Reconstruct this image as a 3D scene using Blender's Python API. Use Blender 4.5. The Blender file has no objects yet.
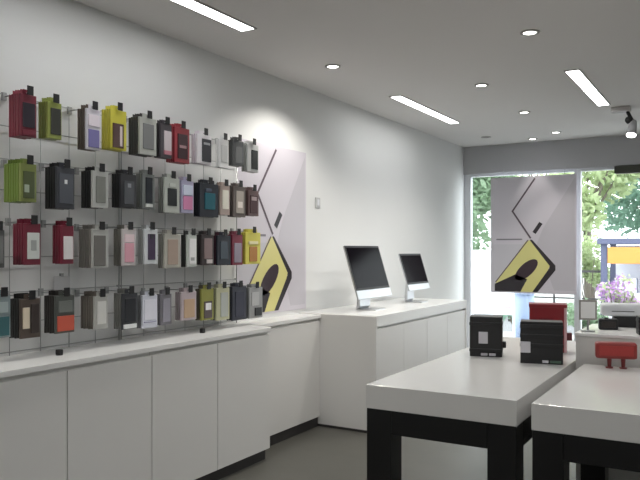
import bpy, bmesh, math, random
from mathutils import Vector, Matrix

random.seed(7)
scene = bpy.context.scene
col = scene.collection

# ---------------------------------------------------------------- camera
cam_data = bpy.data.cameras.new('camera')
cam_data.sensor_width = 36.0
cam_data.lens = 39.7
cam_data.shift_y = 10.0 / 640.0
cam_data.clip_end = 200.0
cam = bpy.data.objects.new('camera', cam_data)
cam.location = (0.0, 0.0, 1.5)
cam.rotation_euler = (math.radians(90), 0, math.radians(30.5))
col.objects.link(cam)
scene.camera = cam

# ---------------------------------------------------------------- world (bright hazy overcast day)
world = bpy.data.worlds.new('world')
scene.world = world
world.use_nodes = True
bg = world.node_tree.nodes['Background']
bg.inputs['Color'].default_value = (0.93, 0.97, 1.0, 1)
bg.inputs['Strength'].default_value = 5.0

LINEAR_STRENGTH = 16.0      # emission of the linear ceiling lights
SPOT_WATTS = 55.0           # each recessed downlight

scene.view_settings.view_transform = 'Standard'
scene.view_settings.look = 'None'
scene.view_settings.gamma = 1.0
scene.view_settings.use_curve_mapping = False
scene.view_settings.exposure = 0.08

# ---------------------------------------------------------------- helpers
def lin(c):
    out = []
    for v in c[:3]:
        v = v / 255.0
        out.append(v / 12.92 if v <= 0.04045 else ((v + 0.055) / 1.055) ** 2.4)
    return out

MATS = {}
def mat(name, rgb, rough=0.5, metal=0.0, var=0.04, scale=6.0, gain=1.0, emit=0.0, spec=0.5, bump=0.0):
    """procedural principled material, colour given as sRGB 0-255"""
    if name in MATS:
        return MATS[name]
    m = bpy.data.materials.new(name)
    m.use_nodes = True
    nt = m.node_tree
    p = nt.nodes['Principled BSDF']
    c = [min(0.92, v * gain) for v in lin(rgb)]
    p.inputs['Roughness'].default_value = rough
    p.inputs['Metallic'].default_value = metal
    p.inputs['Specular IOR Level'].default_value = spec
    p.inputs['Base Color'].default_value = (*c, 1)
    if var > 0:
        tc = nt.nodes.new('ShaderNodeTexCoord')
        nz = nt.nodes.new('ShaderNodeTexNoise')
        nz.inputs['Scale'].default_value = scale
        nz.inputs['Detail'].default_value = 3.0
        mx = nt.nodes.new('ShaderNodeMix')
        mx.data_type = 'RGBA'
        mx.inputs[6].default_value = (*[v * (1 - var) for v in c], 1)
        mx.inputs[7].default_value = (*[min(1, v * (1 + var)) for v in c], 1)
        nt.links.new(tc.outputs['Object'], nz.inputs['Vector'])
        nt.links.new(nz.outputs['Fac'], mx.inputs[0])
        nt.links.new(mx.outputs[2], p.inputs['Base Color'])
        if bump > 0:
            b = nt.nodes.new('ShaderNodeBump')
            b.inputs['Strength'].default_value = bump
            b.inputs['Distance'].default_value = 0.01
            nt.links.new(nz.outputs['Fac'], b.inputs['Height'])
            nt.links.new(b.outputs['Normal'], p.inputs['Normal'])
    if emit > 0:
        p.inputs['Emission Color'].default_value = (*c, 1)
        p.inputs['Emission Strength'].default_value = emit
    MATS[name] = m
    return m

def glass_mat():
    m = bpy.data.materials.new('window_glass')
    m.use_nodes = True
    nt = m.node_tree
    nt.nodes.clear()
    out = nt.nodes.new('ShaderNodeOutputMaterial')
    tr = nt.nodes.new('ShaderNodeBsdfTransparent')
    tr.inputs['Color'].default_value = (0.95, 0.97, 0.97, 1)
    gl = nt.nodes.new('ShaderNodeBsdfGlossy')
    gl.inputs['Roughness'].default_value = 0.02
    mx = nt.nodes.new('ShaderNodeMixShader')
    mx.inputs['Fac'].default_value = 0.05
    nt.links.new(tr.outputs[0], mx.inputs[1])
    nt.links.new(gl.outputs[0], mx.inputs[2])
    nt.links.new(mx.outputs[0], out.inputs['Surface'])
    return m

def bm_box(bm, x0, x1, y0, y1, z0, z1, bev=0.0, seg=2):
    r = bmesh.ops.create_cube(bm, size=1.0)
    vs = r['verts']
    sx, sy, sz = x1 - x0, y1 - y0, z1 - z0
    for v in vs:
        v.co = Vector((x0 + (v.co.x + .5) * sx, y0 + (v.co.y + .5) * sy, z0 + (v.co.z + .5) * sz))
    if bev > 0:
        es = set()
        for v in vs:
            es.update(v.link_edges)
        bmesh.ops.bevel(bm, geom=list(es), offset=bev, segments=seg, profile=0.6, affect='EDGES')

def bm_cyl(bm, p0, p1, r0, r1=None, n=12, caps=True):
    r1 = r0 if r1 is None else r1
    p0, p1 = Vector(p0), Vector(p1)
    d = (p1 - p0)
    q = d.to_track_quat('Z', 'Y').to_matrix()
    a, b = [], []
    for i in range(n):
        t = 2 * math.pi * i / n
        o = q @ Vector((math.cos(t), math.sin(t), 0))
        a.append(bm.verts.new(p0 + o * r0))
        b.append(bm.verts.new(p1 + o * r1))
    for i in range(n):
        j = (i + 1) % n
        bm.faces.new((a[i], a[j], b[j], b[i]))
    if caps:
        bm.faces.new(a[::-1])
        bm.faces.new(b)

def bm_ring(bm, c, r_in, r_out, z0, z1, n=28):
    """flat washer with its axis along z"""
    loops = []
    for (r, z) in ((r_in, z0), (r_out, z0), (r_out, z1), (r_in, z1)):
        loops.append([bm.verts.new((c[0] + r * math.cos(2 * math.pi * i / n), c[1] + r * math.sin(2 * math.pi * i / n), z)) for i in range(n)])
    for k in range(4):
        A, B = loops[k], loops[(k + 1) % 4]
        for i in range(n):
            j = (i + 1) % n
            bm.faces.new((A[i], A[j], B[j], B[i]))

def bm_poly(bm, pts, thick, frame):
    """extruded polygon: pts are (u, v), frame maps (u, v, w) to a point"""
    a = [bm.verts.new(frame(u, v, 0.0)) for u, v in pts]
    b = [bm.verts.new(frame(u, v, thick)) for u, v in pts]
    bm.faces.new(a[::-1])
    bm.faces.new(b)
    n = len(pts)
    for i in range(n):
        j = (i + 1) % n
        bm.faces.new((a[i], a[j], b[j], b[i]))

def obj(name, bm, m, parent=None, smooth=False):
    bmesh.ops.recalc_face_normals(bm, faces=bm.faces[:])
    me = bpy.data.meshes.new(name)
    bm.to_mesh(me)
    bm.free()
    if smooth:
        for p in me.polygons:
            p.use_smooth = True
    me.materials.append(m)
    o = bpy.data.objects.new(name, me)
    col.objects.link(o)
    if parent:
        o.parent = parent
    return o

def box(name, m, ext, parent=None, bev=0.0, seg=2):
    bm = bmesh.new()
    bm_box(bm, *ext, bev=bev, seg=seg)
    return obj(name, bm, m, parent)

def thing(name, label, cat, loc=(0, 0, 0), rotz=0.0, group=None):
    o = bpy.data.objects.new(name, None)
    o.empty_display_size = 0.05
    col.objects.link(o)
    o.location = loc
    o.rotation_euler = (0, 0, rotz)
    return tag(o, label, cat, group)

def tag(o, label, cat, group=None):
    o['label'] = label
    o['category'] = cat
    if group:
        o['group'] = group
    return o

def struct(o, label=None):
    o['kind'] = 'structure'
    if label:
        o['label'] = label
    return o

def copy_tree(o, parent=None):
    c = o.copy()
    col.objects.link(c)
    c.parent = parent
    for ch in list(o.children):
        copy_tree(ch, c)
    return c

# ---------------------------------------------------------------- materials
M_WALL = mat('wall_paint', (226, 227, 226), 0.75, var=0.015, scale=3)
M_CEIL = mat('ceiling_paint', (224, 221, 219), 0.85, var=0.015, scale=2)
M_HEADER = mat('grey_header_paint', (180, 180, 183), 0.7, var=0.03, scale=3)
M_FLOOR = mat('grey_floor_stone', (88, 87, 81), 0.4, var=0.10, scale=5, bump=0.03)
M_CAB = mat('white_laminate', (227, 226, 223), 0.35, var=0.012, scale=2)
M_TOP = mat('white_worktop', (236, 236, 234), 0.22, var=0.01, scale=2)
M_KICK = mat('dark_kick', (52, 50, 50), 0.5, var=0.05)
M_FRAME = mat('white_window_frame', (214, 216, 220), 0.4, var=0.02)
M_TABLETOP = mat('table_top_lacquer', (216, 215, 212), 0.2, var=0.01)
M_BLACK = mat('black_lacquer', (20, 20, 21), 0.3, var=0.1)
M_BLACKP = mat('black_plastic', (26, 26, 28), 0.45, var=0.15, scale=30)
M_WIRE = mat('chrome_wire', (168, 170, 170), 0.35, metal=0.6, var=0.03)
M_ALU = mat('brushed_aluminium', (205, 207, 210), 0.35, metal=0.75, var=0.03, scale=40)
M_SCREEN = mat('dark_screen_glass', (14, 10, 16), 0.15, var=0.0, spec=0.025)
M_GLASS = glass_mat()
M_LAMP = mat('linear_lamp_glow', (255, 252, 246), 0.5, var=0, emit=LINEAR_STRENGTH)
M_SPOTGLOW = mat('downlight_glow', (255, 250, 240), 0.5, var=0, emit=10.0)
M_SPOTOFF = mat('downlight_unlit', (120, 116, 112), 0.4, var=0.02)
M_TRIM = mat('downlight_trim', (176, 173, 170), 0.4, var=0.02)

# room dimensions: +y runs along the display wall towards the street, z up
WX, RX = -3.27, 3.4          # left (display) wall, right wall
BY, FY = -3.2, 9.55          # back wall, shop front
HC, HH = 2.93, 2.55          # ceiling, underside of header
DOORX = -0.35                # right end of the glazing

# ---------------------------------------------------------------- room shell
struct(box('floor', M_FLOOR, (WX - .2, RX + .2, BY - .2, FY + .1, -0.1, 0.0)))
struct(box('ceiling', M_CEIL, (WX - .2, RX + .2, BY - .2, FY + .1, HC, HC + .1)))
struct(box('wall_left', M_WALL, (WX - .2, WX, BY - .2, FY + .1, 0, HC)))
struct(box('wall_right', M_WALL, (RX, RX + .2, BY - .2, FY + .1, 0, HC)))
struct(box('wall_back', M_WALL, (WX, RX, BY - .2, BY, 0, HC)))
struct(box('wall_front', M_WALL, (DOORX, RX, FY, FY + .1, 0, HC)))  # unseen stretch, kept solid to limit the daylight coming in
struct(box('trim_1', M_HEADER, (WX, DOORX, FY - .06, FY + .1, HH, HC)), 'dark grey header band above the shop window')

def window(name, x0, x1, z0, z1, fl, fr):
    w = bpy.data.objects.new(name, None)
    col.objects.link(w)
    w.location = ((x0 + x1) / 2, FY, 0)
    struct(w)
    cx = (x0 + x1) / 2
    box('window_frame', M_FRAME, (x0 - cx, x0 - cx + fl, -.02, .07, z0, z1), w, .004)
    box('window_frame', M_FRAME, (x1 - cx - fr, x1 - cx, -.02, .07, z0, z1), w, .004)
    box('window_frame', M_FRAME, (x0 - cx + fl, x1 - cx - fr, -.02, .07, z0, z0 + .1), w, .004)
    box('window_frame', M_FRAME, (x0 - cx + fl, x1 - cx - fr, -.02, .07, z1 - .035, z1), w, .004)
    box('pane', M_GLASS, (x0 - cx + fl - .01, x1 - cx - fr + .01, .02, .03, z0 + .09, z1 - .03), w)
    return w
window('window_1', WX, -1.76, 0, HH, 0.09, 0.04)
window('window_2', -1.76, DOORX, 0, HH, 0.04, 0.06)

# ---------------------------------------------------------------- ceiling lights
def linear_light(x, y0, y1, label, group):
    t = thing('linear_ceiling_light', label, 'ceiling light', (x, (y0 + y1) / 2, HC), 0, group)
    h = (y1 - y0) / 2
    bm = bmesh.new()
    bm_box(bm, -.062, -.05, -h - .014, h + .014, -.008, 0)
    bm_box(bm, .05, .062, -h - .014, h + .014, -.008, 0)
    bm_box(bm, -.05, .05, -h - .014, -h, -.008, 0)
    bm_box(bm, -.05, .05, h, h + .014, -.008, 0)
    obj('trim_frame', bm, M_TRIM, t)
    box('diffuser', M_LAMP, (-.05, .05, -h, h, -.005, 0), t)
    return t

def downlight(x, y, label, group, lit=True, cone=138, watts=SPOT_WATTS):
    t = thing('recessed_downlight', label, 'downlight', (x, y, HC), 0, group)
    bm = bmesh.new()
    bm_ring(bm, (0, 0), .042, .062, -.008, 0)
    obj('trim_ring', bm, M_TRIM, t, True)
    bm = bmesh.new()
    bm_cyl(bm, (0, 0, -.004), (0, 0, 0), .042, n=24)
    obj('lens', bm, M_SPOTGLOW if lit else M_SPOTOFF, t)
    if lit:
        ld = bpy.data.lights.new('downlight_lamp', 'SPOT')
        ld.energy = watts
        ld.color = (1.0, 0.96, 0.9)
        ld.spot_size = math.radians(cone)
        ld.spot_blend = 0.55
        ld.shadow_soft_size = 0.04
        lo = bpy.data.objects.new('lamp', ld)
        col.objects.link(lo)
        lo.parent = t
        lo.location = (0, 0, -.02)
    return t

G1, G2 = 'linear ceiling lights', 'recessed downlights'
linear_light(-2.72, 6.0, 7.6, 'bright linear ceiling light nearest the white side wall, above the computers', G1)
linear_light(-1.12, 5.85, 7.4, 'bright linear ceiling light farther from the wall, beside the ceiling spotlight', G1)
linear_light(-2.72, 2.0, 3.7, 'linear wall-wash light added above the hanging cases, nearest the camera', G1)  # added to brighten the upper display wall
linear_light(-2.72, -1.8, -.2, 'unseen linear wall-wash light added over the near end of the shop', G1)  # unseen lamp added for more light along the display wall
for x in (0.5, 2.1):  # unseen pair added as fill for the cabinet fronts
    linear_light(x, .1, 1.7, 'unseen linear wall-wash light added over the near end of the shop', G1)
for y0 in (2.0, -1.8):
    for x in (-1.12, 0.5, 2.1):
        linear_light(x, y0, y0 + 1.6, 'unseen linear wall-wash light added over the near end of the shop', G1)
for x in (0.5, 2.1):
    linear_light(x, 5.85, 7.4, 'linear ceiling light over the far right of the shop', G1)
downlight(-2.70, 4.78, 'lit round downlight near the wall, above the wall poster', G2)
downlight(-1.90, 5.98, 'lit round downlight in the row between the two linear lights, nearest the camera', G2)
downlight(-1.89, 7.38, 'lit round downlight in the row between the linear lights, middle one', G2)
downlight(-1.88, 8.83, 'lit round downlight in the row between the linear lights, nearest the street', G2, cone=90, watts=25)
downlight(-2.25, 9.2, 'lit round downlight tight against the grey window header', G2, cone=60, watts=14)
downlight(-2.72, 8.76, 'unlit round downlight near the wall corner by the window', G2, lit=False)
downlight(-1.165, 4.69, 'lit round downlight at the top of the picture, before the right linear light', G2)
downlight(-2.70, 1.0, 'lit round downlight over the near part of the display wall', G2)

# adjustable ceiling spotlight
t = thing('ceiling_spotlight', 'small adjustable ceiling spotlight at the right, dark joint and white lamp head', 'spotlight', (-0.99, 7.62, HC))
box('mounting_box', M_TRIM, (-.09, .09, -.05, .05, -.05, 0), t, .006)
bm = bmesh.new()
bm_cyl(bm, (.06, 0, -.05), (.11, 0, -.16), .018, n=14)
bm_cyl(bm, (.075, -.04, -.14), (.075, .04, -.14), .035, n=16)
obj('joint', bm, M_BLACKP, t, True)
bm = bmesh.new()
bm_cyl(bm, (.11, 0, -.15), (.10, -.05, -.29), .035, .05, n=20)
sh = obj('lamp_head', bm, mat('spot_head_grey', (150, 150, 152), .4), t, True)
bm = bmesh.new()
bm_cyl(bm, (.10, -.0500, -.2901), (.0993, -.0535, -.300), .044, n=20)
obj('lens', bm, M_SPOTGLOW, sh)

# ---------------------------------------------------------------- wall cabinets and their worktops
CH = 0.95
def wall_cabinet(y0, y1, xf, label, doors, kick_in=.04):
    t = thing('wall_cabinet', label, 'cabinet', (WX, y0, 0))
    d = xf - WX
    L = y1 - y0
    box('body', M_CAB, (0, d - .02, 0.002, L - .002, .08, CH - .035), t)
    box('toe_kick', M_KICK, (0, d - kick_in, 0.004, L - .004, 0, .08), t)
    w = L / doors
    for i in range(doors):
        box('door', M_CAB, (d - .02, d, i * w + .003, (i + 1) * w - .003, .085, CH - .052), t, .0015, 1)
    return t
XF = -2.87
wall_cabinet(1.80, 2.984, XF, 'white two-door low cabinet at the left edge under the hanging cases', 2)
wall_cabinet(2.984, 4.17, XF, 'white two-door low cabinet beside the narrow recessed one, under the hanging cases', 2)
wall_cabinet(4.17, 5.178, -3.05, 'shallow recessed white cabinet with dark kick, below the wall poster', 1, .02)
tag(box('worktop', M_TOP, (WX, XF + .012, 1.79, 4.17, CH - .03, CH), None, .003), 'long white worktop over the low cabinets below the hanging cases', 'worktop')
tag(box('worktop', M_TOP, (WX, -3.04, 4.17, 5.178, CH - .03, CH), None, .003), 'narrow white worktop below the wall poster', 'worktop')

# counter with the two computers
C0, C1, CXF, CT = 5.18, 7.42, -2.52, 0.96
t = thing('computer_counter', 'deep white counter with four doors carrying two computers', 'counter', (WX + .004, C0, 0))
D = CXF - WX - .004
box('side_panel', M_CAB, (0, D, 0, .03, .0, CT - .004), t, .002)
box('side_panel', M_CAB, (0, D, C1 - C0 - .03, C1 - C0, .0, CT - .004), t, .002)
box('body', M_CAB, (0, D - .03, .03, C1 - C0 - .03, .08, CT - .09), t)
box('toe_kick', M_KICK, (0, D - .05, .03, C1 - C0 - .03, 0, .08), t)
w = (C1 - C0 - .06) / 4
for i in range(4):
    box('door', M_CAB, (D - .03, D - .008, .03 + i * w + .002, .03 + (i + 1) * w - .002, .085, CT - .11), t, .0015, 1)
box('worktop', M_TOP, (0, D, .031, C1 - C0 - .031, CT - .09, CT), t, .003)
box('floor_strip', M_KICK, (0.0, D + .002, -.004, 0.0, 0, .02), t)

# all-in-one computers
def computer(y, xb, wdt, hgt, z_scr, tilt, label):
    """screen faces +x and leans back towards the wall"""
    t = thing('desktop_computer', label, 'computer', (xb, y, CT), 0, 'computers on the white counter')
    a = math.radians(tilt)
    chin = hgt * .19
    zb = z_scr - CT - chin * math.cos(a)
    def put(o, base):
        o.matrix_local = Matrix.Translation((base[0], 0, base[1])) @ Matrix.Rotation(-a, 4, 'Y')
    b0 = (chin * math.sin(a), zb)
    tot = hgt + chin
    # housing: flat front with a back that bulges towards its middle
    bm = bmesh.new()
    N = 10
    rows = []
    for j in range(N + 1):
        row = []
        for i in range(N + 1):
            u, v = i / N, j / N
            bulge = .012 + .04 * (math.sin(math.pi * u) * math.sin(math.pi * v)) ** .5
            row.append(bm.verts.new((-bulge, (u - .5) * wdt, v * tot)))
        rows.append(row)
    for j in range(N):
        for i in range(N):
            bm.faces.new((rows[j][i], rows[j][i + 1], rows[j + 1][i + 1], rows[j + 1][i]))
    fr = [bm.verts.new((0, s * wdt / 2, z)) for s, z in ((-1, 0), (1, 0), (1, tot), (-1, tot))]
    bm.faces.new(fr)
    bm.faces.new([fr[0], fr[1]] + rows[0][::-1])
    bm.faces.new([fr[3], fr[2]] + rows[N][::-1])
    bm.faces.new([fr[0], fr[3]] + [rows[j][0] for j in range(N, -1, -1)])
    bm.faces.new([fr[1], fr[2]] + [rows[j][N] for j in range(N, -1, -1)])
    hs = obj('housing', bm, M_ALU, t)
    put(hs, b0)
    box('chin', M_ALU, (0, .004, -wdt / 2, wdt / 2, 0, chin), hs, .0015, 1)
    bz = box('bezel', M_BLACKP, (0, .004, -wdt / 2, wdt / 2, chin, tot), t, .0015, 1)
    put(bz, b0)
    box('screen', M_SCREEN, (.004, .0055, -wdt / 2 + .02, wdt / 2 - .02, chin + .02, tot - .02), bz)
    # stand: bent aluminium plate, foot on the counter
    bm = bmesh.new()
    sw = wdt * .15
    pts = [(-.10, 0.0), (.09, 0.0), (.09, .008), (-.085, .008), (-.065, .03), (-.05 - .02, zb + chin * 1.9), (-.062 - .02, zb + chin * 1.9), (-.10, .03)]
    bm_poly(bm, pts, sw * 2, lambda u, v, w_: Vector((u - .02, w_ - sw, v)))
    obj('stand', bm, M_ALU, t)
    return t
computer(5.76, -2.83, .68, .41, 1.145, 17, 'larger all-in-one computer with dark screen, nearer end of the white counter')
computer(6.81, -2.83, .55, .325, 1.15, 17, 'smaller all-in-one computer with dark screen, window end of the white counter')
# ---------------------------------------------------------------- posters (same advertisement printed twice)
M_PAPER = mat('poster_paper', (210, 205, 213), 0.4, var=0.01, scale=2)
M_PRINT_GREY = mat('poster_grey', (198, 194, 201), 0.4, var=0.01)
M_PRINT_PALE = mat('poster_pale', (202, 199, 206), 0.4, var=0.01)
M_PRINT_LINE = mat('poster_line', (92, 78, 88), 0.4, var=0)
M_PRINT_DARK = mat('poster_dark', (44, 38, 44), 0.4, var=0)
M_PRINT_YEL = mat('poster_yellow', (222, 215, 142), 0.4, var=0.02)
M_PRINT_MAUVE = mat('poster_mauve', (56, 40, 50), 0.4, var=0)
M_PRINT_TXT = mat('poster_text', (128, 124, 132), 0.4, var=0)

def poster(name, label, w, h, frame, loc):
    """frame maps (u right, v up, w out of the sheet) to local coordinates"""
    t = thing(name, label, 'poster', loc, 0, 'phone advertisement posters')
    def flat(nm, m, pts, lift, th=.0006):
        bm = bmesh.new()
        bm_poly(bm, [(a * w, b * h) for a, b in pts], th, lambda u, v, q: frame(u, v, q + lift))
        return obj(nm, bm, m, t)
    flat('sheet', M_PAPER, [(0, 0), (1, 0), (1, 1), (0, 1)], 0.0, .004)
    # tinted wedges of the background print
    flat('tinted_wedge', M_PRINT_GREY, [(.98, .97), (.98, .03), (.75, .03), (.55, .42), (.62, .55)], .0042)
    flat('tinted_panel', M_PRINT_PALE, [(.02, .03), (.48, .03), (.48, .42), (.02, .42)], .0042)
    # thin zigzag line
    def stroke(nm, m, a, b, wd, lift):
        ax, ay, bx, by = a[0] * w, a[1] * h, b[0] * w, b[1] * h
        L = math.hypot(bx - ax, by - ay)
        nx, ny = -(by - ay) / L * wd / 2, (bx - ax) / L * wd / 2
        bm = bmesh.new()
        bm_poly(bm, [(ax + nx, ay + ny), (ax - nx, ay - ny), (bx - nx, by - ny), (bx + nx, by + ny)], .0006, lambda u, v, q: frame(u, v, q + lift))
        return obj(nm, bm, m, t)
    stroke('zigzag_line', M_PRINT_LINE, (.53, .98), (.26, .70), .022, .0052)
    stroke('zigzag_line', M_PRINT_LINE, (.26, .71), (.48, .47), .022, .0052)
    stroke('dark_pen', M_PRINT_DARK, (.52, .515), (.60, .60), .05, .0052)
    stroke('text_line', M_PRINT_TXT, (.07, .462), (.38, .462), .018, .0052)
    # yellow phone case seen at an angle with dark edge and dark opening
    flat('case_edge', M_PRINT_DARK, [(.48, .46), (.50, .455), (.765, .24), (.765, .20), (.56, .012), (.47, .012), (.70, .22), (.45, .42)], .0052)
    flat('phone_case', M_PRINT_YEL, [(.47, .455), (.70, .235), (.68, .20), (.50, .012), (.06, .012), (.06, .08), (.42, .44)], .0060)
    pts = []
    for i in range(20):
        a = 2 * math.pi * i / 20
        pu, pv = .17 * math.cos(a), .075 * math.sin(a)
        c, s = math.cos(.75), math.sin(.75)
        pts.append((.43 + pu * c - pv * s, .20 + (pu * s + pv * c) * .72))
    flat('case_opening', M_PRINT_MAUVE, pts, .0068)
    flat('dark_base', M_PRINT_DARK, [(.05, .012), (.36, .012), (.44, .12), (.30, .16), (.05, .075)], .0068)
    stroke('case_rim', M_PRINT_LINE, (.06, .09), (.45, .455), .014, .0068)
    return t
hp = poster('hanging_poster', 'large pale poster with yellow phone case hanging in the shop window', 1.11, 1.54,
       lambda u, v, q: Vector((u - .555, -q, v)), (-2.30, 9.40, .93))
wp = poster('wall_poster', 'large pale poster with yellow phone case on the wall beside the hanging cases', 1.0, 1.37,
       lambda u, v, q: Vector((q, u, v)), (WX + .001, 4.30, .985))
for s in (-.4, .4):
    bm = bmesh.new()
    bm_cyl(bm, (s, -.005, 1.525), (s, .095, 1.67), .003, n=6)
    obj('hanging_cord', bm, M_WIRE, hp)

# wall sensor beyond the poster
t = thing('wall_switch', 'small grey square switch plate on the white wall past the poster', 'switch', (WX, 5.5, 1.93))
box('plate', mat('switch_grey', (186, 186, 186), .4), (0, .01, -.04, .04, -.045, .045), t, .003)
box('rocker', M_FRAME, (.01, .015, -.018, .018, -.028, .028), t, .002)

# ---------------------------------------------------------------- wire grid panels on the display wall
def cylbar(name, p0, p1, r, parent, m=M_WIRE):
    bm = bmesh.new()
    bm_cyl(bm, p0, p1, r, n=6)
    return obj(name, bm, m, parent, True)
GX = 0.02
def grid_panel(y0, y1, label):
    t = thing('wire_grid_panel', label, 'grid panel', (WX, y0, CH), 0, 'wire grid panels')
    L, H = y1 - y0, 1.36
    for (a, b) in (((GX, 0.004, 0), (GX, 0.004, H)), ((GX, L - .004, 0), (GX, L - .004, H))):
        cylbar('frame_wire', a, b, .004, t)
    n = int(round(L / .19))
    for i in range(1, n):
        cylbar('upright_wire', (GX, L * i / n, 0), (GX, L * i / n, H), .0022, t)
    for z in (.02, .17, .33, .515, .69, .86, 1.02, 1.19, 1.35):
        cylbar('cross_wire', (GX + .005, .004, z), (GX + .005, L - .004, z), .003, t)
    for z in (.33, .69, 1.02, 1.35):
        for yy in (.004, L - .004):
            cylbar('wall_bracket', (0, yy, z), (GX, yy, z), .006, t)
grid_panel(1.96, 3.10, 'wire grid panel behind the hanging cases, at the left edge of the picture')
grid_panel(3.11, 4.28, 'wire grid panel behind the hanging cases, next to the wall poster')

# ---------------------------------------------------------------- hanging phone case packs
PACKS = {}
PACKS['top']=[
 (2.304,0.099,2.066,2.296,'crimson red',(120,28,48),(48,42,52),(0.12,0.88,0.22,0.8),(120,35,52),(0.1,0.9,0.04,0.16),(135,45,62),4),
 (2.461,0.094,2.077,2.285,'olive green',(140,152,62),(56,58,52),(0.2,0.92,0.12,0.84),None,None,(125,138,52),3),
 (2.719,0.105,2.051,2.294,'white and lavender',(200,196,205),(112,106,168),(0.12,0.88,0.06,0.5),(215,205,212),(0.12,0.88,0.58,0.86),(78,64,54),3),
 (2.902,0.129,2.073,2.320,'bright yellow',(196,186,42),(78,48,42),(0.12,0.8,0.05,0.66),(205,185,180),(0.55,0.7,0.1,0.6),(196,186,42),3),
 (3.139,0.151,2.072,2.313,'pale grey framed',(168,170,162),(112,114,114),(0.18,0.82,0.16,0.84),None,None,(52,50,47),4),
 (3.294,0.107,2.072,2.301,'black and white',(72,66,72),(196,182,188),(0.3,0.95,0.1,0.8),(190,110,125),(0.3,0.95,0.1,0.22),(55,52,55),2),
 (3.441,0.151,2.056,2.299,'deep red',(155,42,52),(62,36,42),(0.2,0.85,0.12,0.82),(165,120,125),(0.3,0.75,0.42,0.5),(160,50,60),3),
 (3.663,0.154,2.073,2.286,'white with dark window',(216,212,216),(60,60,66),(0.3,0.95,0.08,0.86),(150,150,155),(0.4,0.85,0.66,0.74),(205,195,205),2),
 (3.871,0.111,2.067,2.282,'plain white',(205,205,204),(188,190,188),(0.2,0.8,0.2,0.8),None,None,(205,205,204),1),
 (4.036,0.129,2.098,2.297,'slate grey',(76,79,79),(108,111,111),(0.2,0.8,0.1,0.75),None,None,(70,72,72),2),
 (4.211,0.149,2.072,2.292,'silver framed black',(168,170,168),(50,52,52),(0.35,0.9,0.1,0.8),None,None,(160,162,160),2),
]
PACKS['second']=[
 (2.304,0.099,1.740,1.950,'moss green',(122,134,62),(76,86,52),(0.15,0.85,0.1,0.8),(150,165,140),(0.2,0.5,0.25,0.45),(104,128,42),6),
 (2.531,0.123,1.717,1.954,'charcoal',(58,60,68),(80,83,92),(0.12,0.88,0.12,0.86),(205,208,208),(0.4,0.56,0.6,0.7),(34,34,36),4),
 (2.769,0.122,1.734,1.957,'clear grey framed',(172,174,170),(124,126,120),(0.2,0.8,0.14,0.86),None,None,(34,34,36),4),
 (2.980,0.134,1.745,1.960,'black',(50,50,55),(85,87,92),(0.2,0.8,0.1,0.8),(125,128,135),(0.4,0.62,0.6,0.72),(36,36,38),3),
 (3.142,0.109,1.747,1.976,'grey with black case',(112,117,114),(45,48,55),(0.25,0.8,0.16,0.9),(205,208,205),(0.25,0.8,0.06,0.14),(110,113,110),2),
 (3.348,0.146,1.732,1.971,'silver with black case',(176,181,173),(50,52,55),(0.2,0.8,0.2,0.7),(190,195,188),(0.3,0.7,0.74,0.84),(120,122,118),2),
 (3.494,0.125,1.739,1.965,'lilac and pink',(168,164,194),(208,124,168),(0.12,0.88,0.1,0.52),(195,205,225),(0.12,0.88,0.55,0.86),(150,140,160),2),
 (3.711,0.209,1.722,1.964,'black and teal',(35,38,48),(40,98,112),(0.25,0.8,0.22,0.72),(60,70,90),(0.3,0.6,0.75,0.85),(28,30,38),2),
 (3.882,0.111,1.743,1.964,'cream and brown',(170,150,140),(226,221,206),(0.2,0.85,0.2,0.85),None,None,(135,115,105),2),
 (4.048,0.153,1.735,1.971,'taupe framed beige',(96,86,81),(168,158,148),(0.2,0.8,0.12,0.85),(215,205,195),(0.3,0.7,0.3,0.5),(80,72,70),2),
 (4.217,0.137,1.750,1.955,'dull maroon',(102,76,76),(84,64,67),(0.15,0.85,0.1,0.8),(150,130,130),(0.25,0.75,0.6,0.75),(95,72,72),2),
]
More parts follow.
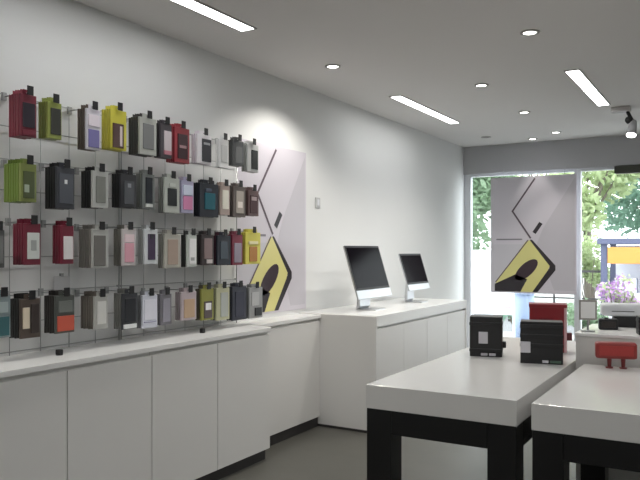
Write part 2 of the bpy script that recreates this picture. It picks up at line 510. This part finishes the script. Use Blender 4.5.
PACKS['third']=[
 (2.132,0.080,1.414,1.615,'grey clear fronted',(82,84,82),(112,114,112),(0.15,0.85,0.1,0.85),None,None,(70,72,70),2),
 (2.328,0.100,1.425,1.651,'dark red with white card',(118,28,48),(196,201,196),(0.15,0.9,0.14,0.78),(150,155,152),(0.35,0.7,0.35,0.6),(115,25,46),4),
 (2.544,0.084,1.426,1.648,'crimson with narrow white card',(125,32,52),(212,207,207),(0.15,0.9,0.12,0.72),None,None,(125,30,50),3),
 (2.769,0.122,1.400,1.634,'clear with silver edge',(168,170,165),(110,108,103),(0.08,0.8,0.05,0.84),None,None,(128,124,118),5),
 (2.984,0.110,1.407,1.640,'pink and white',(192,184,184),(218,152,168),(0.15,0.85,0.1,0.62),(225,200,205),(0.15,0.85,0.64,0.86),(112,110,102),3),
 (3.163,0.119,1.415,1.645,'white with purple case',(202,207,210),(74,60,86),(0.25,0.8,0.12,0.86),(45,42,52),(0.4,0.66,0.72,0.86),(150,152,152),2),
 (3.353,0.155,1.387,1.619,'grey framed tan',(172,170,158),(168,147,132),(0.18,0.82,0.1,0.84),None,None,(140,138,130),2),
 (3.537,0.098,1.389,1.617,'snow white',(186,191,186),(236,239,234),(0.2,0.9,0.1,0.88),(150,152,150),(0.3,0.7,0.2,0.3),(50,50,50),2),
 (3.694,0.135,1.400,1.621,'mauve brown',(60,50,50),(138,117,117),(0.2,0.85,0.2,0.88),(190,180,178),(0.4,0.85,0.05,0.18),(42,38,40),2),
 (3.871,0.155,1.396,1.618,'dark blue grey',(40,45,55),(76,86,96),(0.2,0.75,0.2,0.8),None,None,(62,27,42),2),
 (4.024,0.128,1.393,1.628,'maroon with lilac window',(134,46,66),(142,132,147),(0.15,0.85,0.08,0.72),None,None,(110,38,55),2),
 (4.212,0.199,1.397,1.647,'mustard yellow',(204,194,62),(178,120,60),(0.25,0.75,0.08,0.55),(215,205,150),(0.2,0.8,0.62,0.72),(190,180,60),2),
]
PACKS['bottom']=[
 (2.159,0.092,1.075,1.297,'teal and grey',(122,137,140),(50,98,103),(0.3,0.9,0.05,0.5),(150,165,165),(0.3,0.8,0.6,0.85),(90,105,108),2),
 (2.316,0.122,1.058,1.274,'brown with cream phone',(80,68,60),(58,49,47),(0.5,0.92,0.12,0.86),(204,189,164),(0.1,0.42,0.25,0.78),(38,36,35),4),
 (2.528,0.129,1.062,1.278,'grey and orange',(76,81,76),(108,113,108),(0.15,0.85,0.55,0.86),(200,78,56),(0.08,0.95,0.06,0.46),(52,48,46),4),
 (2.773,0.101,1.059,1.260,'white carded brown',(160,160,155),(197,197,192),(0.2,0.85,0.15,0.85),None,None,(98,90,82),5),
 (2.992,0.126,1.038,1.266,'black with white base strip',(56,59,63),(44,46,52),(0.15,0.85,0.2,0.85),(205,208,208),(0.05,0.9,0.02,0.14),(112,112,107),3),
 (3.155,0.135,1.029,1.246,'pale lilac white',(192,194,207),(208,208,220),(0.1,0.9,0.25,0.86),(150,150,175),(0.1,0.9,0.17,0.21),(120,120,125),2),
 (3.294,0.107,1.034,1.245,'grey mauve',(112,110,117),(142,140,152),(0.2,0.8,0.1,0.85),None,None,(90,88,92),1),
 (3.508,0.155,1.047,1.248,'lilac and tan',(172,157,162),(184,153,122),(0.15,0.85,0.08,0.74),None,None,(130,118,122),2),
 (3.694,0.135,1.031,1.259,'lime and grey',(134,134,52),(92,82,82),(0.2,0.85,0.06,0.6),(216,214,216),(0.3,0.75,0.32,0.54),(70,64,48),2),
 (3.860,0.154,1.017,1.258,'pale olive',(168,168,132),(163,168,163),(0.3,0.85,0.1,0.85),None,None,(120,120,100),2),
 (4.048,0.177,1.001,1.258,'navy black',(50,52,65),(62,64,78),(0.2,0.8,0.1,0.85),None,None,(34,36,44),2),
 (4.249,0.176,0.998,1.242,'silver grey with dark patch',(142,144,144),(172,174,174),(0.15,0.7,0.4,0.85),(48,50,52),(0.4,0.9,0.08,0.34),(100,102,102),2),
]

ORD = ['first', 'second', 'third', 'fourth', 'fifth', 'sixth', 'seventh', 'eighth', 'ninth', 'tenth', 'eleventh', 'twelfth']
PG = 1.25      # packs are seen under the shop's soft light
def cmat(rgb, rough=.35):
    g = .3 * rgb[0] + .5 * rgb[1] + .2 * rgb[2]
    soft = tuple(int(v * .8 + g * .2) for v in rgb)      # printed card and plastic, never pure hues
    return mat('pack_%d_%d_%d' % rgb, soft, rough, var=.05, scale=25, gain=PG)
PT, GAP = .015, .0195
XFRONT = -3.05
M_BLIST = mat('clear_blister_edge', (190, 192, 190), .15, var=0)

def pack_body_bm(wd, ht):
    bm = bmesh.new()
    bm_box(bm, -PT, 0, -wd / 2, wd / 2, 0, ht, bev=.0035, seg=2)
    return bm
def tab_bm(wd, ht):
    """hanging header with a slot that the hook passes through"""
    bm = bmesh.new()
    a = wd * .30
    bm_box(bm, -PT * .5 - .001, -PT * .5 + .001, -a, -.008, ht - .002, ht + .024)
    bm_box(bm, -PT * .5 - .001, -PT * .5 + .001, .008, a, ht - .002, ht + .024)
    bm_box(bm, -PT * .5 - .001, -PT * .5 + .001, -.008, .008, ht + .016, ht + .024)
    bm_box(bm, -PT * .5 - .001, -PT * .5 + .001, -.008, .008, ht - .002, ht + .004)
    return bm

for row, items in PACKS.items():
    for k, (y, wd, z0, z1, name, body, ins, ir, patch, pr, behind, nb) in enumerate(items):
        z1 -= .018
        ht = z1 - z0
        wd = wd * .94
        hz = z1 + .010
        # hook
        h = thing('display_hook', 'thin wire hook with black price tag, %s from the left in the %s row' % (ORD[k], row), 'hook', (WX + GX, y, hz), 0, 'display hooks')
        tip = XFRONT - (WX + GX) + .008
        bm = bmesh.new()
        bm_cyl(bm, (0.0, 0, 0), (tip, 0, 0), .0028, n=6)
        bm_cyl(bm, (tip, 0, -.001), (tip + .004, 0, .016), .0028, n=6)
        obj('wire', bm, M_WIRE, h, True)
        box('backplate', M_WIRE, (-.003, .012, -.012, .012, -.018, .022), h)
        box('price_tag', M_BLACKP, (tip + .003, tip + .008, -.018, .018, -.014, .032), h, .001, 1)
        # front pack
        lab = '%s phone case pack in front, %s row, %s hook' % (name, row, ORD[k])
        p = thing('phone_case_pack', lab, 'phone case', (XFRONT, y, z0), 0, 'hanging phone case packs')
        obj('card', pack_body_bm(wd, ht), cmat(body), p)
        obj('hang_tab', tab_bm(wd, ht), cmat(body), p)
        i0, i1, j0, j1 = ir
        box('blister_window', cmat(ins, .2), (-.001, .005, (i0 - .5) * wd, (i1 - .5) * wd, j0 * ht, j1 * ht), p, .003, 2)
        if patch:
            i0, i1, j0, j1 = pr
            box('printed_insert', cmat(patch, .4), (-.001, .0062, (i0 - .5) * wd, (i1 - .5) * wd, j0 * ht, j1 * ht), p, .001, 1)
        # packs waiting behind it
        proto = None
        for q in range(1, nb + 1):
            loc = (XFRONT - q * GAP, y, z0 + (0.002 if q % 2 else 0.0))
            if proto is None:
                lab = 'phone case pack hanging behind front one, %s row, %s hook from left' % (row, ORD[k])
                proto = thing('phone_case_pack', lab, 'phone case', loc, 0, 'packs queued behind, %s row, %s hook' % (row, ORD[k]))
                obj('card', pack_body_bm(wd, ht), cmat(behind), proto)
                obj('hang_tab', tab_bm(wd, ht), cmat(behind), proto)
            else:
                c = copy_tree(proto)
                c.location = loc

# pale price card hanging below the clear case pack of the third row
t = thing('price_card', 'pale price card hanging below the third row of cases', 'price card', (WX + GX + .012, 2.66, 1.27))
box('card', mat('pale_card', (196, 196, 196), .5), (0, .003, -.055, .055, 0, .085), t, .001, 1)
box('clip', M_WIRE, (-.008, .004, -.01, .01, .08, .1), t)

# small black cable covers standing on the worktop
for (y, lab) in ((2.49, 'small black cable cover on the worktop, nearer the left edge'), (3.64, 'small black cable cover on the worktop, farther along toward the poster')):
    g = thing('cable_cover', lab, 'cable cover', (-3.05, y, CH), 0, 'cable covers')
    box('cap', M_BLACKP, (-.014, .014, -.014, .014, .004, .03), g, .004)
    bm = bmesh.new()
    bm_cyl(bm, (0, 0, 0), (0, 0, .005), .018, n=16)
    obj('flange', bm, M_BLACKP, g)

# dark box under the header
t = thing('door_closer', 'dark box mounted under the grey header at the right of the window', 'door closer', (-1.12, FY - .05, 2.45))
M_DKOL = mat('dark_olive_metal', (58, 60, 50), .45)
box('case', M_DKOL, (-.17, .2, -.06, .03, 0, .1), t, .006)
box('end_cap', M_BLACKP, (-.185, -.17, -.055, .025, .005, .095), t, .003)
box('mounting_plate', M_DKOL, (-.14, .17, -.03, .03, .1, .104), t)

# ---------------------------------------------------------------- display tables
TH = 0.90
def display_table(x0, x1, y0, y1, label):
    t = thing('display_table', label, 'table', ((x0 + x1) / 2, (y0 + y1) / 2, 0), 0, 'white topped display tables')
    a, b = (x1 - x0) / 2, (y1 - y0) / 2
    box('top', M_TABLETOP, (-a, a, -b, b, TH - .105, TH), t, .003)
    lw, i = .118, .003
    for sx in (-1, 1):
        for sy in (-1, 1):
            xa, ya = sx * (a - i), sy * (b - i)
            xb, yb = sx * (a - i - lw), sy * (b - i - lw)
            box('leg', M_BLACK, (min(xa, xb), max(xa, xb), min(ya, yb), max(ya, yb), 0, TH - .105), t, .002, 1)
    for sy in (-1, 1):
        ya, yb = sy * (b - i), sy * (b - i - .05)
        box('apron', M_BLACK, (-a + i + lw, a - i - lw, min(ya, yb), max(ya, yb), TH - .105 - .105, TH - .105), t, .002, 1)
    for sx in (-1, 1):
        xa, xb = sx * (a - i), sx * (a - i - .05)
        box('apron', M_BLACK, (min(xa, xb), max(xa, xb), -b + i + lw, b - i - lw, TH - .105 - .105, TH - .105), t, .002, 1)
    return t
display_table(-1.424, -.752, 2.82, 4.86, 'white topped display table with black legs carrying the black boxes, left of the gap')
display_table(-.69, -.03, 2.80, 3.92, 'white topped display table at the right edge, right of the gap')

# black boxes with white label
M_LABEL = mat('white_label', (196, 194, 200), .4, var=.02)
M_GREENISH = mat('dull_green_print', (70, 92, 78), .4, var=.05)
M_RED = mat('red_box_card', (132, 38, 44), .35, var=.06, scale=12)
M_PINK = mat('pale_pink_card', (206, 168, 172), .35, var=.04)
def black_box(x, y, w, d, h, rz, label, lab_rect, ribs, foot_marks):
    t = thing('boxed_device', label, 'box', (x, y, TH), math.radians(rz), 'black boxed devices')
    box('carton', M_BLACKP, (-w / 2, w / 2, -d / 2, d / 2, 0, h), t, .004)
    for (z0, z1) in ribs:
        box('raised_band', M_BLACKP, (-w / 2 - .002, w / 2 + .002, -d / 2 - .006, d / 2 + .002, z0 * h, z1 * h), t, .002, 1)
    a, b, c, e = lab_rect
    box('white_label', M_LABEL, ((a - .5) * w, (b - .5) * w, -d / 2 - .008, -d / 2, c * h, e * h), t, .001, 1)
    for (a, b, mm) in foot_marks:
        box('printed_mark', mm, ((a - .5) * w, (b - .5) * w, -d / 2 - .008, -d / 2, .03 * h, .09 * h), t, .001, 1)
    return t
b1 = black_box(-1.225, 3.95, .178, .12, .225, 14, 'black boxed device with white square label, nearest the left counter',
          (.28, .56, .33, .62), [(.78, .86), (.12, .2)], [(.35, .55, M_LABEL), (.6, .8, M_LABEL)])
box('latch', M_BLACKP, (.178 / 2, .178 / 2 + .02, -.04, .0, .05, .085), b1, .004)
b2 = black_box(-.895, 3.85, .215, .12, .222, 14, 'wider black boxed device with white corner label, in front of the red box',
          (.0, .24, .26, .52), [(.84, .93), (.62, .7), (.4, .48)], [(.52, .66, M_LABEL), (.7, .95, M_GREENISH)])
t = thing('red_box', 'tall red gift box with pale side standing behind the wide black box', 'box', (-.965, 4.31, TH), math.radians(14))
box('carton', M_RED, (-.105, .09, -.07, .07, 0, .275), t, .003)
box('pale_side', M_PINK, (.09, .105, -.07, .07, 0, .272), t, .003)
box('lid', M_RED, (-.108, .108, -.073, .073, .262, .282), t, .003)
box('emblem', mat('dark_red_print', (110, 24, 34), .4), (-.05, .03, -.0725, -.07, .14, .2), t, .001, 1)
box('clasp', mat('dark_red_clasp', (96, 30, 38), .4), (.105, .135, -.05, -.01, .07, .115), t, .004)

# white counter standing behind the right table, with its goods
PZ = 1.056
t = thing('display_counter', 'white display counter behind the right table, carrying small gadgets', 'counter', (-.40, 4.23, 0))
M_PLINTH = mat('plinth_grey_white', (212, 211, 207), .4, var=.02)
box('body', M_PLINTH, (-.34, .38, -.27, .27, .06, PZ - .016), t, .003)
box('toe_kick', M_KICK, (-.32, .36, -.24, .25, 0, .06), t)
box('top_panel', M_TOP, (-.345, .385, -.275, .275, PZ - .016, PZ), t, .002)
# red speaker on two feet
t = thing('portable_speaker', 'red rounded portable speaker on short feet on the right table', 'speaker', (-.525, 3.85, TH), math.radians(14))
bm = bmesh.new()
bm_box(bm, -.098, .098, -.035, .035, .05, .132, bev=.016, seg=4)
obj('body', bm, mat('red_speaker_shell', (138, 46, 42), .35, var=.05), t, True)
box('grille', mat('red_speaker_grille', (160, 52, 48), .6, var=.2, scale=160), (-.08, .08, -.037, -.034, .066, .116), t, .001, 1)
for x in (-.03, .035):
    bm = bmesh.new()
    bm_cyl(bm, (x, 0, .006), (x, 0, .055), .009, .012, n=12)
    bm_cyl(bm, (x, 0, 0), (x, 0, .006), .018, n=14)
    obj('foot', bm, mat('dark_red_foot', (120, 40, 42), .4), t)
# black gadget
t = thing('small_gadget', 'small black gadget on the white counter behind the red speaker', 'gadget', (-.615, 4.22, PZ), math.radians(14))
box('body', M_BLACKP, (-.05, .05, -.03, .03, 0, .06), t, .008, 3)
box('front_panel', mat('gadget_front', (44, 38, 36), .3), (-.036, .036, -.033, -.029, .014, .046), t, .002)
box('top_button', M_BLACKP, (-.02, .0, -.01, .01, .059, .066), t, .002)
# white console with dark base
t = thing('game_console', 'white rounded console on a thin dark base, behind the small black gadget', 'console', (-.57, 4.42, PZ), math.radians(14))
box('dark_base', M_BLACKP, (-.05, .10, -.05, .05, 0, .062), t, .004)
bm = bmesh.new()
bm_box(bm, -.115, .105, -.06, .06, .062, .135, bev=.026, seg=4)
obj('shell', bm, M_FRAME, t, True)
box('disc_slot', M_KICK, (-.06, .06, -.0615, -.059, .09, .094), t)
# card holder
t = thing('card_holder', 'small white price card in a grey frame at the left end of the counter', 'card holder', (-.695, 4.06, PZ), math.radians(14))
box('base', M_WIRE, (-.035, .035, -.03, .03, 0, .008), t, .002)
bm = bmesh.new()
bm_cyl(bm, (0, 0, .008), (0, 0, .066), .006, n=10)
obj('stem', bm, M_WIRE, t)
box('frame', mat('grey_frame', (150, 146, 140), .4), (-.046, .046, -.006, .006, .062, .172), t, .002)
box('card', mat('bright_card', (238, 238, 236), .5), (-.037, .037, -.008, -.006, .072, .162), t)
# black box cut by the right edge of the picture
b3 = thing('boxed_device', 'low black boxed device cut off by the right edge of the picture', 'box', (-.36, 4.08, PZ), math.radians(14), 'black boxed devices')
box('carton', M_BLACKP, (-.09, .1, -.05, .05, 0, .095), b3, .004)
box('raised_band', M_BLACKP, (-.092, .102, -.054, .052, .065, .08), b3, .002, 1)
box('white_label', M_LABEL, (.0, .05, -.0525, -.05, .02, .055), b3, .001, 1)

# ---------------------------------------------------------------- the street outside
M_PAVE = mat('pavement_grey', (178, 178, 176), .8, var=.06, scale=1.5)
M_ROAD = mat('asphalt', (120, 121, 124), .8, var=.08, scale=3)
struct(box('pavement', M_PAVE, (-16, 8, FY + .1, 13.2, -.12, -.02)), 'grey pavement outside the shop window')
struct(box('road', M_ROAD, (-20, 10, 13.2, 17.5, -.2, -.1)), 'asphalt road outside')
struct(box('far_pavement', M_PAVE, (-24, 12, 17.5, 40, -.12, -.02)), 'pavement across the road')

M_BARK = mat('bark', (112, 104, 94), .9, var=.2, scale=8)
LEAFS = [mat('leaf_pale', (182, 196, 152), .6, var=.15, scale=2), mat('leaf_mid', (142, 166, 136), .6, var=.15, scale=2),
         mat('leaf_teal', (136, 168, 150), .6, var=.15, scale=2)]
for lm in LEAFS:      # thin leaves let daylight through
    nt = lm.node_tree
    pb = nt.nodes['Principled BSDF']
    tl = nt.nodes.new('ShaderNodeBsdfTranslucent')
    tl.inputs['Color'].default_value = pb.inputs['Base Color'].default_value
    ad = nt.nodes.new('ShaderNodeMixShader')
    ad.inputs['Fac'].default_value = .45
    nt.links.new(pb.outputs[0], ad.inputs[1])
    nt.links.new(tl.outputs[0], ad.inputs[2])
    nt.links.new(ad.outputs[0], nt.nodes['Material Output'].inputs['Surface'])
def leaf_cloud(center_list, count, size, rng):
    vs, fs = [], []
    for i in range(count):
        (cx, cy, cz, r) = rng.choice(center_list)
        while True:
            d = Vector((rng.uniform(-1, 1), rng.uniform(-1, 1), rng.uniform(-1, 1)))
            if d.length <= 1:
                break
        p = Vector((cx, cy, cz)) + d * r
        n = Vector((rng.gauss(0, 1), rng.gauss(0, 1), rng.gauss(0, 1) + .6)).normalized()
        a = n.orthogonal().normalized()
        a = Matrix.Rotation(rng.uniform(0, 6.28), 3, n) @ a
        b = n.cross(a)
        s = size * rng.uniform(.6, 1.3)
        k = len(vs)
        vs += [p - a * s, p + b * s * .45 + n * s * .12, p + a * s, p - b * s * .45 + n * s * .12]
        fs += [(k, k + 1, k + 2), (k, k + 2, k + 3)]
    return vs, fs
def mesh_from(name, vs, fs, m, parent):
    me = bpy.data.meshes.new(name)
    me.from_pydata([tuple(v) for v in vs], [], fs)
    me.materials.append(m)
    o = bpy.data.objects.new(name, me)
    col.objects.link(o)
    o.parent = parent
    return o
def tree(x, y, h, r, kind, count, label, seed):
    rng = random.Random(seed)
    t = thing('street_tree', label, 'tree', (x, y, -.02), 0, 'street trees')
    bm = bmesh.new()
    top = Vector((rng.uniform(-.2, .2), rng.uniform(-.2, .2), h * .5))
    bm_cyl(bm, (0, 0, 0), top, .14, .09, n=10)
    obj('trunk', bm, M_BARK, t, True)
    cl = []
    for i in range(9):
        a = i * 2.4 + rng.random()
        rr = r * rng.uniform(.35, .8)
        c = Vector((math.cos(a) * rr, math.sin(a) * rr, h * rng.uniform(.30, .92)))
        bm = bmesh.new()
        bm_cyl(bm, top * rng.uniform(.75, .98), c, .05, .015, n=6)
        obj('branch', bm, M_BARK, t, True)
        cl.append((c.x, c.y, c.z, r * rng.uniform(.38, .6)))
    vs, fs = leaf_cloud(cl, count, .14, rng)
    o = mesh_from('foliage', vs, fs, LEAFS[kind], t)
    o['kind'] = 'stuff'
tree(-6.9, 19.4, 5.6, 1.9, 1, 4800, 'leafy green street tree seen through the window left of the poster', 1)
tree(-7.4, 29.0, 7.4, 2.3, 0, 3200, 'pale green street tree mostly behind the hanging poster', 2)
tree(-3.3, 19.6, 5.6, 1.45, 0, 3600, 'pale yellow-green street tree seen just right of the poster', 3)
tree(-1.5, 23.4, 6.4, 2.0, 2, 6000, 'dense blue-green street tree behind the orange kiosk sign', 4)
tree(0.9, 19.5, 5.6, 1.6, 1, 2200, 'green street tree beyond the right edge of the window', 5)

# white sidewalk sign board
t = thing('sidewalk_sign', 'white sign board with faint red writing standing outside the left window', 'sign', (-3.45, 11.5, -.02))
M_WSIGN = mat('white_sign', (240, 242, 244), .5, var=.01)
box('board', M_WSIGN, (-.42, .38, -.02, .02, .46, 1.52), t, .004)
for x in (-.38, .32):
    box('leg', M_FRAME, (x, x + .04, -.02, .02, 0, .46), t)
for k, (a, b) in enumerate(((-.3, -.17), (-.14, .0), (.03, .12), (.15, .3))):
    box('written_mark', mat('faint_red_print', (206, 170, 178), .5), (a, b, -.0225, -.02, .56, .60), t)
# blue-grey bin
t = thing('litter_bin', 'blue-grey street litter bin seen between the boxes and the poster', 'bin', (-2.87, 11.2, -.02))
bm = bmesh.new()
bm_cyl(bm, (0, 0, 0.04), (0, 0, .82), .13, .15, n=20)
obj('body', bm, mat('bin_blue', (140, 156, 184), .5), t, True)
bm = bmesh.new()
bm_cyl(bm, (0, 0, .82), (0, 0, .9), .16, .12, n=20)
obj('lid', bm, mat('bin_lid', (110, 124, 150), .5), t)
bm = bmesh.new()
bm_cyl(bm, (0, 0, 0), (0, 0, .04), .16, n=20)
obj('base', bm, M_KICK, t)
# kiosk across the pavement
t = thing('street_kiosk', 'street kiosk with dark blue frame and orange sign board', 'kiosk', (-.75, 15.6, -.1))
M_NAVY = mat('kiosk_navy', (84, 88, 114), .5, var=.05)
M_ORANGE = mat('kiosk_orange', (206, 146, 70), .5, var=.03)
M_KWHITE = mat('kiosk_white', (226, 226, 236), .5, var=.03)
for x in (-1.6, -.1, 1.4):
    box('post', M_NAVY, (x - .06, x + .06, -.06, .06, 0, 1.78), t)
    box('post', M_NAVY, (x - .06, x + .06, 1.2, 1.32, 0, 1.78), t)
box('roof', M_NAVY, (-1.72, 1.52, -.14, 1.4, 1.72, 1.84), t, .01)
box('sign_board', M_ORANGE, (-1.52, 1.34, -.1, -.04, 1.32, 1.66), t, .005)
for k in range(9):
    box('sign_mark', mat('kiosk_sign_print', (176, 106, 44), .5), (-.9 + k * .2, -.9 + k * .2 + .13, -.104, -.1, 1.42, 1.54), t)
box('counter', M_KWHITE, (-1.54, 1.34, -.02, .5, .05, .72), t, .01)
box('back_panel', M_KWHITE, (-1.54, 1.34, 1.2, 1.26, .05, 1.7), t)
for k in range(5):
    box('shelf_box', [M_KWHITE, M_NAVY][k % 2], (-1.4 + k * .54, -1.0 + k * .54, .1, .4, .72, 1.02 + .08 * (k % 3)), t, .01)
# railing
t = thing('street_railing', 'grey railing beside the kiosk', 'railing', (-3.2, 15.8, -.1))
box('rail', M_KICK, (-1.2, .8, -.02, .02, 1.12, 1.17), t)
box('rail', M_KICK, (-1.2, .8, -.02, .02, .55, .58), t)
for k in range(5):
    box('post', M_KICK, (-1.2 + k * .49, -1.16 + k * .49, -.02, .02, 0, 1.12), t)
# flowering shrubs and hedge
def shrub(x, y, h, r, m, count, label, seed, name='flowering_shrub'):
    rng = random.Random(seed)
    t = thing(name, label, 'shrub', (x, y, -.05), 0, 'street shrubs')
    bm = bmesh.new()
    for i in range(6):
        a = i * 1.05
        bm_cyl(bm, (0, 0, 0), (math.cos(a) * r * .6, math.sin(a) * r * .6, h * .7), .02, .008, n=6)
    obj('stems', bm, M_BARK, t)
    cl = [(math.cos(i * 1.3) * r * .5, math.sin(i * 1.3) * r * .5, h * (.45 + .09 * (i % 5)), r * .5) for i in range(7)]
    vs, fs = leaf_cloud(cl, count, .06, rng)
    o = mesh_from('foliage', vs, fs, m, t)
    o['kind'] = 'stuff'
    return t, cl, rng
for (x, y, h, r, lab, sd) in ((-1.8, 13.6, 1.15, .42, 'purple flowering shrub in front of the kiosk, left one', 11), (-.85, 13.9, 1.2, .45, 'purple flowering shrub in front of the kiosk, right one', 12)):
    t, cl, rng = shrub(x, y, h, r, LEAFS[0], 350, lab, sd)
    vs, fs = leaf_cloud(cl, 420, .055, rng)
    o = mesh_from('blossom', vs, fs, mat('purple_blossom', (196, 150, 210), .6, var=.1), t)
    o['kind'] = 'stuff'
shrub(-3.5, 13.2, .75, .5, LEAFS[2], 900, 'low green shrub on the pavement behind the boxes', 13, 'green_shrub')
shrub(-3.0, 17.6, 2.0, .6, LEAFS[0], 2200, 'tall pale green shrub across the road, right of the poster', 15, 'green_shrub')
shrub(-2.15, 12.3, .7, .4, LEAFS[1], 700, 'low green shrub on the pavement behind the red box', 14, 'green_shrub')
